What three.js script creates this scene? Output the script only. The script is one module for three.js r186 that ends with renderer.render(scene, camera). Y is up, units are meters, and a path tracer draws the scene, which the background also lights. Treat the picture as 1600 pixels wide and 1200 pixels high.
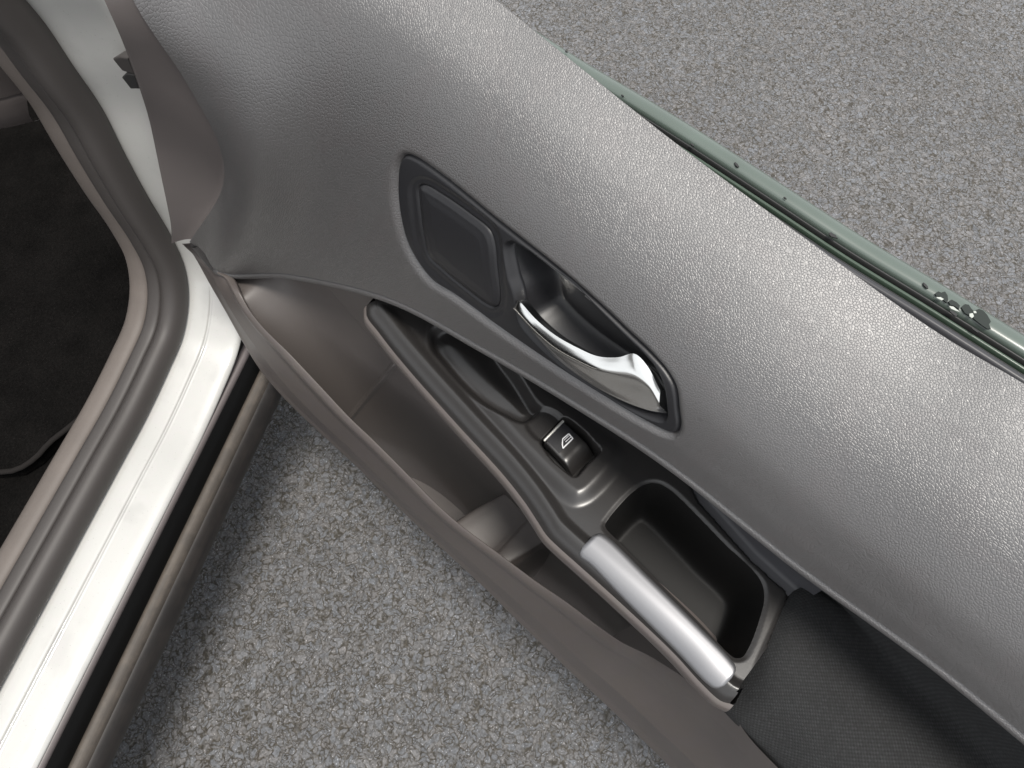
import * as THREE from 'three';
import { mergeGeometries, mergeVertices } from 'three/addons/utils/BufferGeometryUtils.js';
import { RoundedBoxGeometry } from 'three/addons/geometries/RoundedBoxGeometry.js';

// ---------------------------------------------------------------- camera
const scene = new THREE.Scene();
const FPX = 1155, PITCH = 64.55 * Math.PI / 180, EYE = 1.15;
const camera = new THREE.PerspectiveCamera(2 * Math.atan(600 / FPX) * 180 / Math.PI, 4 / 3, 0.02, 300);
camera.position.set(0, EYE, 0);
camera.rotation.set(-PITCH, 0, 0);

// ---------------------------------------------------------------- sky
const SUN = new THREE.Vector3(0.15, 0.95, 0.18).normalize();
{
  const W = 256, H = 128, d = new Float32Array(W * H * 4);
  for (let j = 0; j < H; j++) for (let i = 0; i < W; i++) {
    const th = (j + 0.5) / H * Math.PI - Math.PI / 2, ph = ((i + 0.5) / W) * 2 * Math.PI - Math.PI;
    const y = Math.sin(th), x = Math.cos(th) * Math.cos(ph), z = Math.cos(th) * Math.sin(ph);
    const c = Math.max(0, x * SUN.x + y * SUN.y + z * SUN.z);
    const b = y > 0 ? 0.42 * (1.14 - 0.24 * y) + 0.20 * Math.pow(c, 4) : 0.1;
    const k = (j * W + i) * 4;
    d[k] = b * 0.975; d[k + 1] = b * 0.998; d[k + 2] = b * 1.03; d[k + 3] = 1;
  }
  const sky = new THREE.DataTexture(d, W, H, THREE.RGBAFormat, THREE.FloatType);
  sky.mapping = THREE.EquirectangularReflectionMapping; sky.magFilter = THREE.LinearFilter; sky.minFilter = THREE.LinearFilter;
  sky.needsUpdate = true;
  scene.background = sky; scene.environment = sky;
  scene.backgroundIntensity = 1; scene.environmentIntensity = 1;
}
// ---------------------------------------------------------------- sun (thin overcast: wide and soft)
const sun = new THREE.DirectionalLight(new THREE.Color(1, 0.95, 0.88), 1.5);
sun.position.copy(SUN).multiplyScalar(6); sun.castShadow = true; sun.shadow.radius = 26;
sun.shadow.mapSize.set(2048, 2048);
Object.assign(sun.shadow.camera, { left: -2, right: 2, top: 2, bottom: -2, near: 0.5, far: 14 });
scene.add(sun); scene.add(sun.target);
const renderer = new THREE.WebGLRenderer({ antialias: true });
renderer.toneMapping = THREE.LinearToneMapping;
renderer.toneMappingExposure = 2.6;
renderer.shadowMap.enabled = true;

// ---------------------------------------------------------------- reading positions off the photograph (1600 x 1200)
const V3 = (x, y, z) => new THREE.Vector3(x, y, z);
const SP = Math.sin(PITCH), CP = Math.cos(PITCH);
const DU = V3(0.732, 0, 0.681), DW = V3(-0.681, 0, 0.732);          // along the door (away from its hinge), out of its inner face
const CF = V3(0.275, 0, -0.962), CL = V3(0.962, 0, 0.275);          // car: forward, outboard
function ray(px, py) {
  const X = (px - 800) / FPX, Y = (600 - py) / FPX;
  return V3(X, -SP + CP * Y, -CP - SP * Y);
}
const onW = (px, py, w) => { const r = ray(px, py); return r.multiplyScalar(w / r.dot(DW)).setY(EYE + r.y); };
const onV = (px, py, v) => { const r = ray(px, py); return r.multiplyScalar((v - EYE) / r.y).setY(v); };
const onL = (px, py, l) => { const r = ray(px, py); return r.multiplyScalar(l / r.dot(CL)).setY(EYE + r.y); };
function pix(p) {
  const y = p.y - EYE, f = -SP * y - CP * p.z, up = CP * y - SP * p.z;
  return [800 + FPX * p.x / f, 600 - FPX * up / f];
}
const local = (u, v, w) => V3(DU.x * u + DW.x * w, v, DU.z * u + DW.z * w);

// ---------------------------------------------------------------- noise
let seed = 7;
function rnd() { seed = (seed + 0x6D2B79F5) | 0; let t = Math.imul(seed ^ (seed >>> 15), 1 | seed); t = (t + Math.imul(t ^ (t >>> 7), 61 | t)) ^ t; return ((t ^ (t >>> 14)) >>> 0) / 4294967296; }
function hash(i, j, s) { let h = Math.imul(i, 374761393) ^ Math.imul(j, 668265263) ^ Math.imul(s, 2246822519); h = Math.imul(h ^ (h >>> 13), 1274126177); return ((h ^ (h >>> 16)) >>> 0) / 4294967296; }
const mod = (a, n) => ((a % n) + n) % n;
function vnoise(x, y, n, s) {                     // tiling value noise, period n
  const i = Math.floor(x), j = Math.floor(y), fx = x - i, fy = y - j, a = fx * fx * (3 - 2 * fx), b = fy * fy * (3 - 2 * fy);
  const h = (p, q) => hash(mod(p, n), mod(q, n), s);
  return (h(i, j) * (1 - a) + h(i + 1, j) * a) * (1 - b) + (h(i, j + 1) * (1 - a) + h(i + 1, j + 1) * a) * b;
}
function fbm(x, y, n, s, o = 4) { let r = 0, w = 0.5, k = 0; for (let q = 0; q < o; q++) { r += w * vnoise(x, y, n, s + q); k += w; x *= 2; y *= 2; n *= 2; w *= 0.5; } return r / k; }
function worley(x, y, n, s, jit = 0.9) {          // tiling, returns [F1, F2, id]
  const i = Math.floor(x), j = Math.floor(y); let a = 9, b = 9, id = 0;
  for (let q = -1; q <= 1; q++) for (let p = -1; p <= 1; p++) {
    const ci = mod(i + p, n), cj = mod(j + q, n);
    const dx = i + p + 0.5 + (hash(ci, cj, s) - 0.5) * jit - x, dy = j + q + 0.5 + (hash(ci, cj, s + 1) - 0.5) * jit - y;
    const d = dx * dx + dy * dy;
    if (d < a) { b = a; a = d; id = ci * 7919 + cj; } else if (d < b) b = d;
  }
  return [Math.sqrt(a), Math.sqrt(b), id];
}
const sm = (a, b, x) => { const t = Math.min(1, Math.max(0, (x - a) / (b - a))); return t * t * (3 - 2 * t); };
const lerp = (a, b, t) => a + (b - a) * t;

// ---------------------------------------------------------------- textures
function tex(n, f, srgb, rep) {                   // f(x, y) -> [r, g, b] 0..1 or a number
  const d = new Uint8Array(n * n * 4);
  for (let j = 0; j < n; j++) for (let i = 0; i < n; i++) {
    const c = f(i / n, j / n), k = (j * n + i) * 4;
    if (typeof c === 'number') { d[k] = d[k + 1] = d[k + 2] = Math.max(0, Math.min(255, c * 255)); }
    else for (let q = 0; q < 3; q++) d[k + q] = Math.max(0, Math.min(255, c[q] * 255));
    d[k + 3] = 255;
  }
  const t = new THREE.DataTexture(d, n, n, THREE.RGBAFormat);
  t.wrapS = t.wrapT = THREE.RepeatWrapping; t.magFilter = THREE.LinearFilter; t.minFilter = THREE.LinearMipmapLinearFilter; t.generateMipmaps = true;
  if (srgb) t.colorSpace = THREE.SRGBColorSpace;
  if (rep) t.repeat.set(rep, rep);
  t.needsUpdate = true; return t;
}
// leather-like moulded grain, tile of 0.16 m
const leatherBump = tex(1024, (x, y) => {
  const wx = x + 0.012 * (fbm(x * 24, y * 24, 24, 91, 2) - 0.5), wy = y + 0.012 * (fbm(x * 24, y * 24, 24, 95, 2) - 0.5);
  const [a, b] = worleyRect(wx, wy);
  return 0.15 + 0.72 * sm(0.0, 0.32, b - a) - 0.12 * a + 0.18 * (fbm(x * 160, y * 160, 160, 31, 2) - 0.5);
}, false, 1 / 0.1);
function worleyRect(x, y) {                       // cells slightly wider than high, both periods whole
  const nx = 62, ny = 74; const X = x * nx, Y = y * ny, i = Math.floor(X), j = Math.floor(Y); let a = 9, b = 9;
  for (let q = -1; q <= 1; q++) for (let p = -1; p <= 1; p++) {
    const ci = mod(i + p, nx), cj = mod(j + q, ny);
    const dx = i + p + 0.5 + (hash(ci, cj, 5) - 0.5) - X, dy = j + q + 0.5 + (hash(ci, cj, 6) - 0.5) - Y, d = dx * dx + dy * dy;
    if (d < a) { b = a; a = d; } else if (d < b) b = d;
  }
  return [Math.sqrt(a), Math.sqrt(b)];
}
const fineBump = tex(512, (x, y) => 0.5 + 0.6 * (fbm(x * 90, y * 90, 90, 41, 2) - 0.5) + 0.25 * (hash(Math.floor(x * 512), Math.floor(y * 512), 9) - 0.5), false, 1 / 0.06);
const weaveBump = tex(512, (x, y) => {
  const n = 40, X = x * n, Y = y * n, i = Math.floor(X), j = Math.floor(Y), fx = X - i - 0.5, fy = Y - j - 0.5;
  const over = (i + j) % 2 === 0;
  const h = over ? Math.cos(fx * 2.6) * (0.7 + 0.3 * Math.cos(fy * 3)) : Math.cos(fy * 2.6) * (0.4 + 0.3 * Math.cos(fx * 3));
  return Math.max(0, h) * (0.8 + 0.3 * hash(i, j, 4));
}, false, 1 / 0.055);
const weaveMap = tex(512, (x, y) => {
  const n = 40, i = Math.floor(x * n), j = Math.floor(y * n);
  const s = ((i + j) % 2 === 0 ? 0.14 : 0.09) * (0.85 + 0.3 * hash(i, j, 4)) * (0.9 + 0.2 * fbm(x * 6, y * 6, 6, 12, 2));
  return [s * 0.98, s, s * 1.03];
}, true, 1 / 0.055);
const dustMap = (lo, hi, s) => tex(512, (x, y) => {      // scuffed, dusty plastic; long streaks along x
  const st = fbm(x * 2, y * 96, 96, s, 3), sp = fbm(x * 24, y * 24, 24, s + 7, 4), k = sm(0.3, 0.75, 0.4 * st + 0.6 * sp);
  return lo.map((v, q) => lerp(v, hi[q], k));
}, true, 1 / 0.25);
const grimeMap = (c, amp, s, size) => tex(512, (x, y) => {
  const k = 1 + amp * (fbm(x * 8, y * 8, 8, s, 5) - 0.5) * 2 + amp * 0.4 * (hash(Math.floor(x * 512), Math.floor(y * 512), s) - 0.5);
  return c.map(v => v * k);
}, true, 1 / size);
// moulded trim: even colour, a little mottling, scattered lint and a few fine scuffs; tile of 0.45 m
function trimMap(c, s) {
  const n = 1024, add = new Float32Array(n * n); let sd = s * 1013;
  const r = () => { sd = (Math.imul(sd, 1664525) + 1013904223) | 0; return (sd >>> 0) / 4294967296; };
  for (let k = 0; k < 260; k++) { const x = Math.floor(r() * n), y = Math.floor(r() * n), v = 0.03 + 0.09 * r(); add[y * n + x] += v; if (r() > 0.5) add[y * n + (x + 1) % n] += v * 0.7; }
  for (let k = 0; k < 16; k++) { let x = r() * n, y = r() * n, a = r() * 6.28; const l = 6 + 26 * r(), v = 0.02 + 0.05 * r(); for (let q = 0; q < l; q++) { add[mod(Math.floor(y), n) * n + mod(Math.floor(x), n)] += v * (1 - Math.abs(q / l - 0.5)); x += Math.cos(a); y += Math.sin(a); a += (r() - 0.5) * 0.12; } }
  return tex(n, (x, y) => { const k = 1 + 0.07 * (fbm(x * 7, y * 7, 7, s, 5) - 0.5), e = add[Math.floor(y * n + 0.5) * n + Math.floor(x * n + 0.5)] || 0; return c.map(v => v * k + e); }, true, 1 / 0.45);
}
const paintMap = tex(1024, (x, y) => {                    // white paint with faint road dust and specks
  const d = fbm(x * 6, y * 6, 6, 15, 5), sp = worley(x * 70, y * 70, 70, 17, 1), dirt = sp[0] < 0.045 && hash(sp[2], 2, 2) > 0.72 ? 0.16 : 0, st = sm(0.60, 0.80, fbm(x * 9, y * 9, 9, 23, 5)) * 0.03;
  const v = 0.675 - 0.04 * (d - 0.5) - dirt - st; return [v, v * 0.998, v * 0.982];
}, true, 1 / 0.4);
const carpetMap = tex(1024, (x, y) => {
  const p = fbm(x * 200, y * 200, 200, 28, 2), q = fbm(x * 10, y * 10, 10, 29, 4), sp = worley(x * 60, y * 60, 60, 35, 1), lint = sp[0] < 0.07 && hash(sp[2], 4, 4) > 0.8 ? 0.10 : 0;
  const v = 0.05 + 0.05 * (p - 0.4) + 0.04 * (q - 0.5) + lint; return [v * 1.03, v * 0.97, v * 0.94];
}, true, 1 / 0.3);
// asphalt: grey stones in a brown-black binder, tile of 1.1 m
function stones(x, y) {
  const wx = x + 0.016 * (fbm(x * 90, y * 90, 90, 51, 3) - 0.5), wy = y + 0.016 * (fbm(x * 90, y * 90, 90, 57, 3) - 0.5);
  const A = worley(wx * 124, wy * 124, 124, 21, 1), B = worley(wx * 230, wy * 230, 230, 25, 1);
  const big = sm(-0.03, 0.30, A[1] - A[0] + 0.16 * (fbm(x * 260, y * 260, 260, 81, 3) - 0.5)) * (0.55 + 0.45 * sm(0.74, 0.42, A[0])), small = sm(0.0, 0.26, B[1] - B[0] + 0.14 * (fbm(x * 300, y * 300, 300, 85, 2) - 0.5));
  const pick = hash(A[2], 3, 8);
  const join = sm(0.30, 0.62, fbm(x * 150, y * 150, 150, 131, 3));
  const cover = pick < 0.74 ? 1 - (1 - big * (0.8 + 0.2 * small)) * (0.35 + 0.65 * join) : small * sm(0, 0.2, A[1] - A[0] + 0.08);
  return [cover, A[2], B[2], pick];
}
const NA = 2048, asphC = new Uint8Array(NA * NA * 4), asphB = new Uint8Array(NA * NA * 4);
for (let j = 0; j < NA; j++) for (let i = 0; i < NA; i++) {
  const x = i / NA, y = j / NA, [cv, ia, ib, pk] = stones(x, y), k = (j * NA + i) * 4;
  const tone = 0.94 + 0.12 * hash(pk < 0.74 ? ia : ib, 5, 2), g = fbm(x * 512, y * 512, 512, 61, 2), patch = fbm(x * 5, y * 5, 5, 71, 4);
  const speck = hash(i >> 1, j >> 1, 77) > 0.985 ? 0.22 : 0;
  const s = (0.375 * tone + 0.17 * (g - 0.5) + speck + 0.05 * (patch - 0.5)), warm = hash(ia, 9, 4);
  const st = [s * (0.975 + 0.035 * warm), s * 0.995, s * (1.035 - 0.04 * warm)], bd = [0.215, 0.20, 0.175];
  const c = Math.min(1, Math.max(0, cv * 1.1 - 0.06 + 0.25 * (g - 0.5)));
  for (let q = 0; q < 3; q++) asphC[k + q] = Math.max(0, Math.min(255, 255 * lerp(bd[q] * (0.7 + 0.6 * g), st[q], c)));
  asphC[k + 3] = 255;
  const h = 255 * Math.max(0, Math.min(1, 0.75 * cv + 0.2 * g + 0.1 * (tone - 1)));
  asphB[k] = asphB[k + 1] = asphB[k + 2] = h; asphB[k + 3] = 255;
}
function dt(d, n, srgb, rep) { const t = new THREE.DataTexture(d, n, n, THREE.RGBAFormat); t.wrapS = t.wrapT = THREE.RepeatWrapping; t.magFilter = THREE.LinearFilter; t.minFilter = THREE.LinearMipmapLinearFilter; t.generateMipmaps = true; if (srgb) t.colorSpace = THREE.SRGBColorSpace; t.repeat.set(rep, rep); t.needsUpdate = true; return t; }
const asphaltMap = dt(asphC, NA, true, 1 / 1.1), asphaltBump = dt(asphB, NA, false, 1 / 1.1);

// ---------------------------------------------------------------- materials
const lin = (r, g, b) => new THREE.Color().setRGB(r, g, b);
const phys = o => new THREE.MeshPhysicalMaterial({ side: THREE.DoubleSide, ...o });
const M = {
  leather: phys({ map: trimMap([0.235, 0.226, 0.226], 3), roughness: 0.48, ior: 2.33, bumpMap: leatherBump, bumpScale: 0.00016 }),
  taupe: phys({ color: lin(0.095, 0.083, 0.080), roughness: 0.5, ior: 1.5, bumpMap: fineBump, bumpScale: 0.00004 }),
  lower: phys({ map: trimMap([0.332, 0.309, 0.299], 19), roughness: 0.46, ior: 1.52, bumpMap: fineBump, bumpScale: 0.00004 }),
  pocket: phys({ color: lin(0.095, 0.084, 0.079), roughness: 0.45, ior: 1.5, bumpMap: fineBump, bumpScale: 0.00003 }),
  satin: phys({ color: lin(0.023, 0.0215, 0.021), roughness: 0.33, ior: 1.6, bumpMap: fineBump, bumpScale: 0.00002 }),
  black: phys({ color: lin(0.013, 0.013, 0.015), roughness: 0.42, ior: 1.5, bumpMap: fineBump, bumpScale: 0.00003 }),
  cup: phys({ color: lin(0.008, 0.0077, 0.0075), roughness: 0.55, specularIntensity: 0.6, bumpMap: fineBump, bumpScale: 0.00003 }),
  gap: phys({ color: lin(0.008, 0.008, 0.008), roughness: 0.7 }),
  slate: phys({ color: lin(0.045, 0.045, 0.050), roughness: 0.5, bumpMap: fineBump, bumpScale: 0.00004 }),
  fabric: phys({ map: weaveMap, roughness: 0.9, bumpMap: weaveBump, bumpScale: 0.0002, sheen: 0.3, sheenRoughness: 0.5 }),
  brightStrip: phys({ color: lin(0.75, 0.74, 0.70), metalness: 0.9, roughness: 0.45 }),
  chrome: phys({ color: lin(0.82, 0.82, 0.80), metalness: 1, roughness: 0.17 }),
  silver: phys({ color: lin(0.26, 0.26, 0.27), metalness: 0.85, roughness: 0.45, bumpMap: fineBump, bumpScale: 0.00001 }),
  white: phys({ map: paintMap, roughness: 0.35, clearcoat: 1, clearcoatRoughness: 0.06 }),
  seal: phys({ color: lin(0.045, 0.040, 0.038), roughness: 0.55, bumpMap: fineBump, bumpScale: 0.00005 }),
  scuff: phys({ map: grimeMap([0.375, 0.348, 0.33], 0.07, 8, 0.25), roughness: 0.6, bumpMap: fineBump, bumpScale: 0.00008 }),
  strip: phys({ color: lin(0.11, 0.095, 0.095), roughness: 0.45 }),
  dusty: phys({ map: dustMap([0.26, 0.24, 0.222], [0.325, 0.297, 0.27], 33), roughness: 0.65, bumpMap: fineBump, bumpScale: 0.0001 }),
  rocker: phys({ map: dustMap([0.11, 0.10, 0.097], [0.155, 0.14, 0.132], 61), roughness: 0.55 }),
  carpet: phys({ map: carpetMap, roughness: 1, specularIntensity: 0.15, bumpMap: fineBump, bumpScale: 0.0006 }),
  piping: phys({ color: lin(0.016, 0.0145, 0.014), roughness: 1, specularIntensity: 0.3 }),
  belt: phys({ map: grimeMap([0.315, 0.355, 0.33], 0.05, 44, 0.2), roughness: 0.3, clearcoat: 0.5, clearcoatRoughness: 0.2 }),
  rubber: phys({ color: lin(0.018, 0.018, 0.018), roughness: 0.5 }),
  bead: phys({ color: lin(0.032, 0.032, 0.036), roughness: 0.4 }),
  glass: phys({ color: lin(0.06, 0.09, 0.065), roughness: 0.25, transmission: 0.3, ior: 1.5, thickness: 0 }),
  primer: phys({ color: lin(0.028, 0.033, 0.031), roughness: 0.8, specularIntensity: 0.4 }),
  flake: phys({ color: lin(0.38, 0.40, 0.37), roughness: 0.5 }),
  print: phys({ color: lin(0.75, 0.75, 0.75), roughness: 0.5 }),
  asphalt: phys({ map: asphaltMap, roughness: 0.85, bumpMap: asphaltBump, bumpScale: 0.0008 }),
};

// ---------------------------------------------------------------- object helpers
const taken = {};
function numbered(n) { taken[n] = (taken[n] || 0) + 1; return taken[n] === 1 ? n : n + '_' + String(taken[n] - 1).padStart(3, '0'); }
function thing(name, label, category, base) {
  const g = new THREE.Group(); g.name = numbered(name); g.position.copy(base); g.userData = { label, category };
  scene.add(g); g.updateMatrixWorld(true); return g;
}
function mesh(name, geo, mat, parent, label) {            // geometry is given in world metres
  const m = new THREE.Mesh(geo, mat); m.name = name; m.castShadow = m.receiveShadow = true;
  if (parent && parent !== scene) { parent.updateWorldMatrix(true, false); const inv = parent.matrixWorld.clone().invert(); geo.applyMatrix4(inv); }
  if (label) m.userData.label = label;
  (parent || scene).add(m); return m;
}
// smooth curves
function spline(pts, n, closed) {
  return new THREE.CatmullRomCurve3(pts, !!closed, 'centripetal').getSpacedPoints(n);
}
function outline(px, n = 160) {                          // closed smooth outline in photograph pixels
  return new THREE.CatmullRomCurve3(px.map(([x, y]) => V3(x, y, 0)), true, 'centripetal').getSpacedPoints(n).slice(0, n).map(p => [p.x, p.y]);
}
function segd(x, y, a, b) { const dx = b[0] - a[0], dy = b[1] - a[1], t = Math.max(0, Math.min(1, ((x - a[0]) * dx + (y - a[1]) * dy) / (dx * dx + dy * dy || 1))); return (x - a[0] - t * dx) ** 2 + (y - a[1] - t * dy) ** 2; }
function sdf(poly) {                                      // signed distance, negative inside
  let x0 = 1e9, x1 = -1e9, y0 = 1e9, y1 = -1e9; for (const [x, y] of poly) { x0 = Math.min(x0, x); x1 = Math.max(x1, x); y0 = Math.min(y0, y); y1 = Math.max(y1, y); }
  return (x, y) => {
    const ox = Math.max(x0 - x, 0, x - x1), oy = Math.max(y0 - y, 0, y - y1); if (ox + oy > 60) return Math.hypot(ox, oy);
    let d = 1e12, inside = false;
    for (let i = 0, j = poly.length - 1; i < poly.length; j = i++) {
      const a = poly[i], b = poly[j]; d = Math.min(d, segd(x, y, a, b));
      if ((a[1] > y) !== (b[1] > y) && x < (b[0] - a[0]) * (y - a[1]) / (b[1] - a[1]) + a[0]) inside = !inside;
    }
    return Math.sqrt(d) * (inside ? -1 : 1);
  };
}
function pathd(poly) { return (x, y) => { let d = 1e12; for (let i = 1; i < poly.length; i++) d = Math.min(d, segd(x, y, poly[i - 1], poly[i])); return Math.sqrt(d); }; }
// grid of points -> geometry with uv in metres; null points leave holes
function gridGeo(P, keep) {                               // P[row][col]
  const R = P.length, C = P[0].length, pos = [], uv = [], idx = [], id = [];
  const U = new Float32Array(R * C), Vv = new Float32Array(R * C);
  for (let r = 0; r < R; r++) for (let c = 0; c < C; c++) {
    U[r * C + c] = c ? U[r * C + c - 1] + P[r][c].distanceTo(P[r][c - 1]) : 0;
    Vv[r * C + c] = r ? Vv[(r - 1) * C + c] + P[r][c].distanceTo(P[r - 1][c]) : 0;
  }
  for (let r = 0; r < R; r++) for (let c = 0; c < C; c++) { pos.push(P[r][c].x, P[r][c].y, P[r][c].z); uv.push(U[(R >> 1) * C + c], Vv[r * C + (C >> 1)]); }
  for (let r = 0; r < R - 1; r++) for (let c = 0; c < C - 1; c++) {
    const a = r * C + c, b = a + 1, d = a + C, e = d + 1;
    if (keep && !(keep(r, c) || keep(r, c + 1) || keep(r + 1, c) || keep(r + 1, c + 1))) continue;
    idx.push(a, d, b, b, d, e);
  }
  const g = new THREE.BufferGeometry();
  g.setAttribute('position', new THREE.Float32BufferAttribute(pos, 3)); g.setAttribute('uv', new THREE.Float32BufferAttribute(uv, 2)); g.setIndex(idx);
  g.computeVertexNormals();
  // face the camera side
  const n = g.attributes.normal, p = g.attributes.position; let s = 0;
  for (let i = 0; i < n.count; i += 7) s += n.getX(i) * (-p.getX(i)) + n.getY(i) * (EYE - p.getY(i)) + n.getZ(i) * (-p.getZ(i));
  if (s < 0) { for (let i = 0; i < idx.length; i += 3) { const t = idx[i]; idx[i] = idx[i + 1]; idx[i + 1] = t; } g.setIndex(idx); g.computeVertexNormals(); }
  return g;
}
// loft through rails (arrays of points); nu along, nv across
function loftPts(rails, nu, nv, closed) {
  const R = rails.map(r => spline(r, nu)), P = [];
  for (let i = 0; i <= nu; i++) {
    const c = new THREE.CatmullRomCurve3(R.map(r => r[i]), !!closed, 'centripetal');
    for (let k = 0; k <= nv; k++) { (P[k] = P[k] || []).push(c.getPoint(k / nv)); }
  }
  return P;
}
const loft = (rails, nu, nv, closed) => gridGeo(loftPts(rails, nu, nv, closed));
const merge = a => mergeGeometries(a.map(g => { g = g.index ? g : mergeVertices(g); for (const k of Object.keys(g.attributes)) if (!['position', 'normal', 'uv'].includes(k)) g.deleteAttribute(k); return g; }));
// flat outline -> solid with rounded edge, lying in a plane
function slab(pts3, normal, depth, bevel, seg = 3) {
  const n = normal.clone().normalize(), o = pts3[0].clone(), ex = pts3[1].clone().sub(o); ex.addScaledVector(n, -ex.dot(n)).normalize();
  const ey = n.clone().cross(ex), s = new THREE.Shape(pts3.map(p => { const q = p.clone().sub(o); return new THREE.Vector2(q.dot(ex), q.dot(ey)); }));
  const g = new THREE.ExtrudeGeometry(s, { depth, bevelEnabled: bevel > 0, bevelThickness: bevel, bevelSize: bevel, bevelOffset: -bevel, bevelSegments: seg, curveSegments: 4 });
  const m = new THREE.Matrix4().makeBasis(ex, ey, n); g.translate(0, 0, -depth); g.applyMatrix4(m); g.translate(o.x, o.y, o.z); return g;
}

// ================================================================ GROUND
{
  const g = new THREE.PlaneGeometry(60, 60); g.rotateX(-Math.PI / 2);
  const u = g.attributes.uv; for (let i = 0; i < u.count; i++) u.setXY(i, u.getX(i) * 60 + 0.37, u.getY(i) * 60 + 0.11);
  const m = mesh('asphalt_ground', g, M.asphalt, scene); m.userData = { kind: 'structure', label: 'coarse grey asphalt with pale stones in brown binder', category: 'asphalt' };
}

// ================================================================ CAR BODY (left): sill, door seal, hinge pillar, footwell
const LAT = (l, f, v) => V3(CL.x * l + CF.x * f, v, CL.z * l + CF.z * f);
const body = thing('parked_car', 'white painted car body with black rubber seal round the open doorway', 'car', LAT(-0.5, 0, 0));
// path of the doorway edge (outer foot of the rubber seal), in the car's side plane: f forward, v up
const pathPx = [[-330, 1600], [-150, 1305], [0, 1061], [60, 961], [120, 857], [181, 725], [219, 653], [256, 575], [278, 522], [286, 469], [281, 422], [259, 372], [225, 316], [187, 247], [150, 175], [106, 112], [62, 47], [22, 0], [-60, -95], [-180, -230]];
const PL = -0.487;
const path3 = spline(pathPx.map(([x, y], i) => { const p = onL(x, y, PL); return i < 7 ? p.setY(0.3895) : p; }), 150);   // the sill itself is straight and level
const frames = path3.map((p, i) => {
  const a = path3[Math.max(0, i - 2)], b = path3[Math.min(path3.length - 1, i + 2)], t = b.clone().sub(a); t.addScaledVector(CL, -t.dot(CL)).normalize();
  const n = CL.clone().cross(t).normalize();       // in-plane, across the path
  return { p, n };
});
const outSign = frames[20].n.y < 0 ? 1 : -1;      // towards the ground on the sill = away from the opening
function sweep(profile, ridge) {                 // profile: [lat offset from PL, distance away from the opening]
  const P = profile.map(([l, b]) => frames.map(({ p, n }) => p.clone().addScaledVector(CL, l).addScaledVector(n, outSign * (ridge ? lerp(b, ridge(l, b), sm(ridge.lo, ridge.hi, p.y)) : b))));
  return gridGeo(P);
}
function smoothProfile(p, n) { return new THREE.CatmullRomCurve3(p.map(([a, b]) => V3(a, b, 0)), false, 'centripetal').getSpacedPoints(n).map(q => [q.x, q.y]); }
mesh('door_seal', merge([
  sweep(smoothProfile([[-0.006, 0.012], [0.004, 0.004], [0.006, -0.008], [0.001, -0.019], [-0.008, -0.0225], [-0.0155, -0.018], [-0.018, -0.009]], 22)),
  sweep(smoothProfile([[-0.0185, -0.008], [-0.020, -0.0135], [-0.026, -0.0155], [-0.034, -0.0145], [-0.038, -0.009], [-0.039, 0.004]], 16)),
]), M.seal, body, 'black rubber seal round the doorway');
mesh('scuff_plate', sweep(smoothProfile([[-0.0385, 0.002], [-0.041, -0.0065], [-0.048, -0.0085], [-0.060, -0.0075], [-0.066, -0.003], [-0.069, 0.012], [-0.070, 0.05], [-0.072, 0.12]], 26)), M.scuff, body, 'taupe plastic scuff plate along the sill');
mesh('door_sill', merge([
  sweep(smoothProfile([[-0.012, 0.006], [0.000, 0.0065], [0.012, 0.0085], [0.0225, 0.0108], [0.0255, 0.0115], [0.0262, 0.0112], [0.0268, 0.0107], [0.0277, 0.0105], [0.0285, 0.0107], [0.0292, 0.0116], [0.030, 0.0122], [0.033, 0.0129], [0.045, 0.0155], [0.056, 0.0182], [0.0615, 0.0205], [0.0640, 0.0230], [0.0630, 0.0265], [0.056, 0.0285]], 90), Object.assign((l, b) => l > 0.0225 && l < 0.033 ? lerp(0.0108, 0.0129, (l - 0.0225) / 0.0105) : b, { lo: 0.425, hi: 0.445 })),
]), M.white, body, 'white painted sill and pillar flange');
// hinge pillar behind the door's front edge
{
  const sel = frames.filter((f, i) => i > 60 && f.p.y > 0.455), rows = [[0.064, 0.03], [0.062, 0.06], [0.066, 0.10], [0.085, 0.16], [0.10, 0.24]];
  mesh('hinge_pillar', gridGeo(rows.map(([l, b]) => sel.map(({ p, n }) => p.clone().addScaledVector(CL, l).addScaledVector(n, outSign * b)))), M.white, body);
}
// straight rocker strips under the sill: profile in (lateral, height), drawn along the car
function along(profile, f0 = -1.2, f1 = 0.62, n = 40) {
  const P = profile.map(([l, v]) => { const r = []; for (let i = 0; i <= n; i++) r.push(LAT(l, lerp(f0, f1, i / n), v)); return r; });
  return gridGeo(P);
}
mesh('sill_edge_strip', along(smoothProfile([[-0.4290, 0.3635], [-0.4240, 0.3640], [-0.4205, 0.3625], [-0.4195, 0.3585], [-0.4220, 0.3530], [-0.432, 0.348]], 12)), M.strip, body, 'grey plastic strip below the white sill edge');
mesh('rocker_channel', along([[-0.426, 0.357], [-0.4265, 0.343], [-0.4275, 0.30], [-0.4265, 0.286], [-0.417, 0.284], [-0.4155, 0.318]]), M.gap, body, 'black channel between sill and step strip');
mesh('step_strip', along(smoothProfile([[-0.4170, 0.305], [-0.4165, 0.3225], [-0.4135, 0.3260], [-0.4080, 0.325], [-0.4035, 0.3205], [-0.4025, 0.314]], 16)), M.dusty, body, 'scuffed dusty brown step strip');
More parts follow.
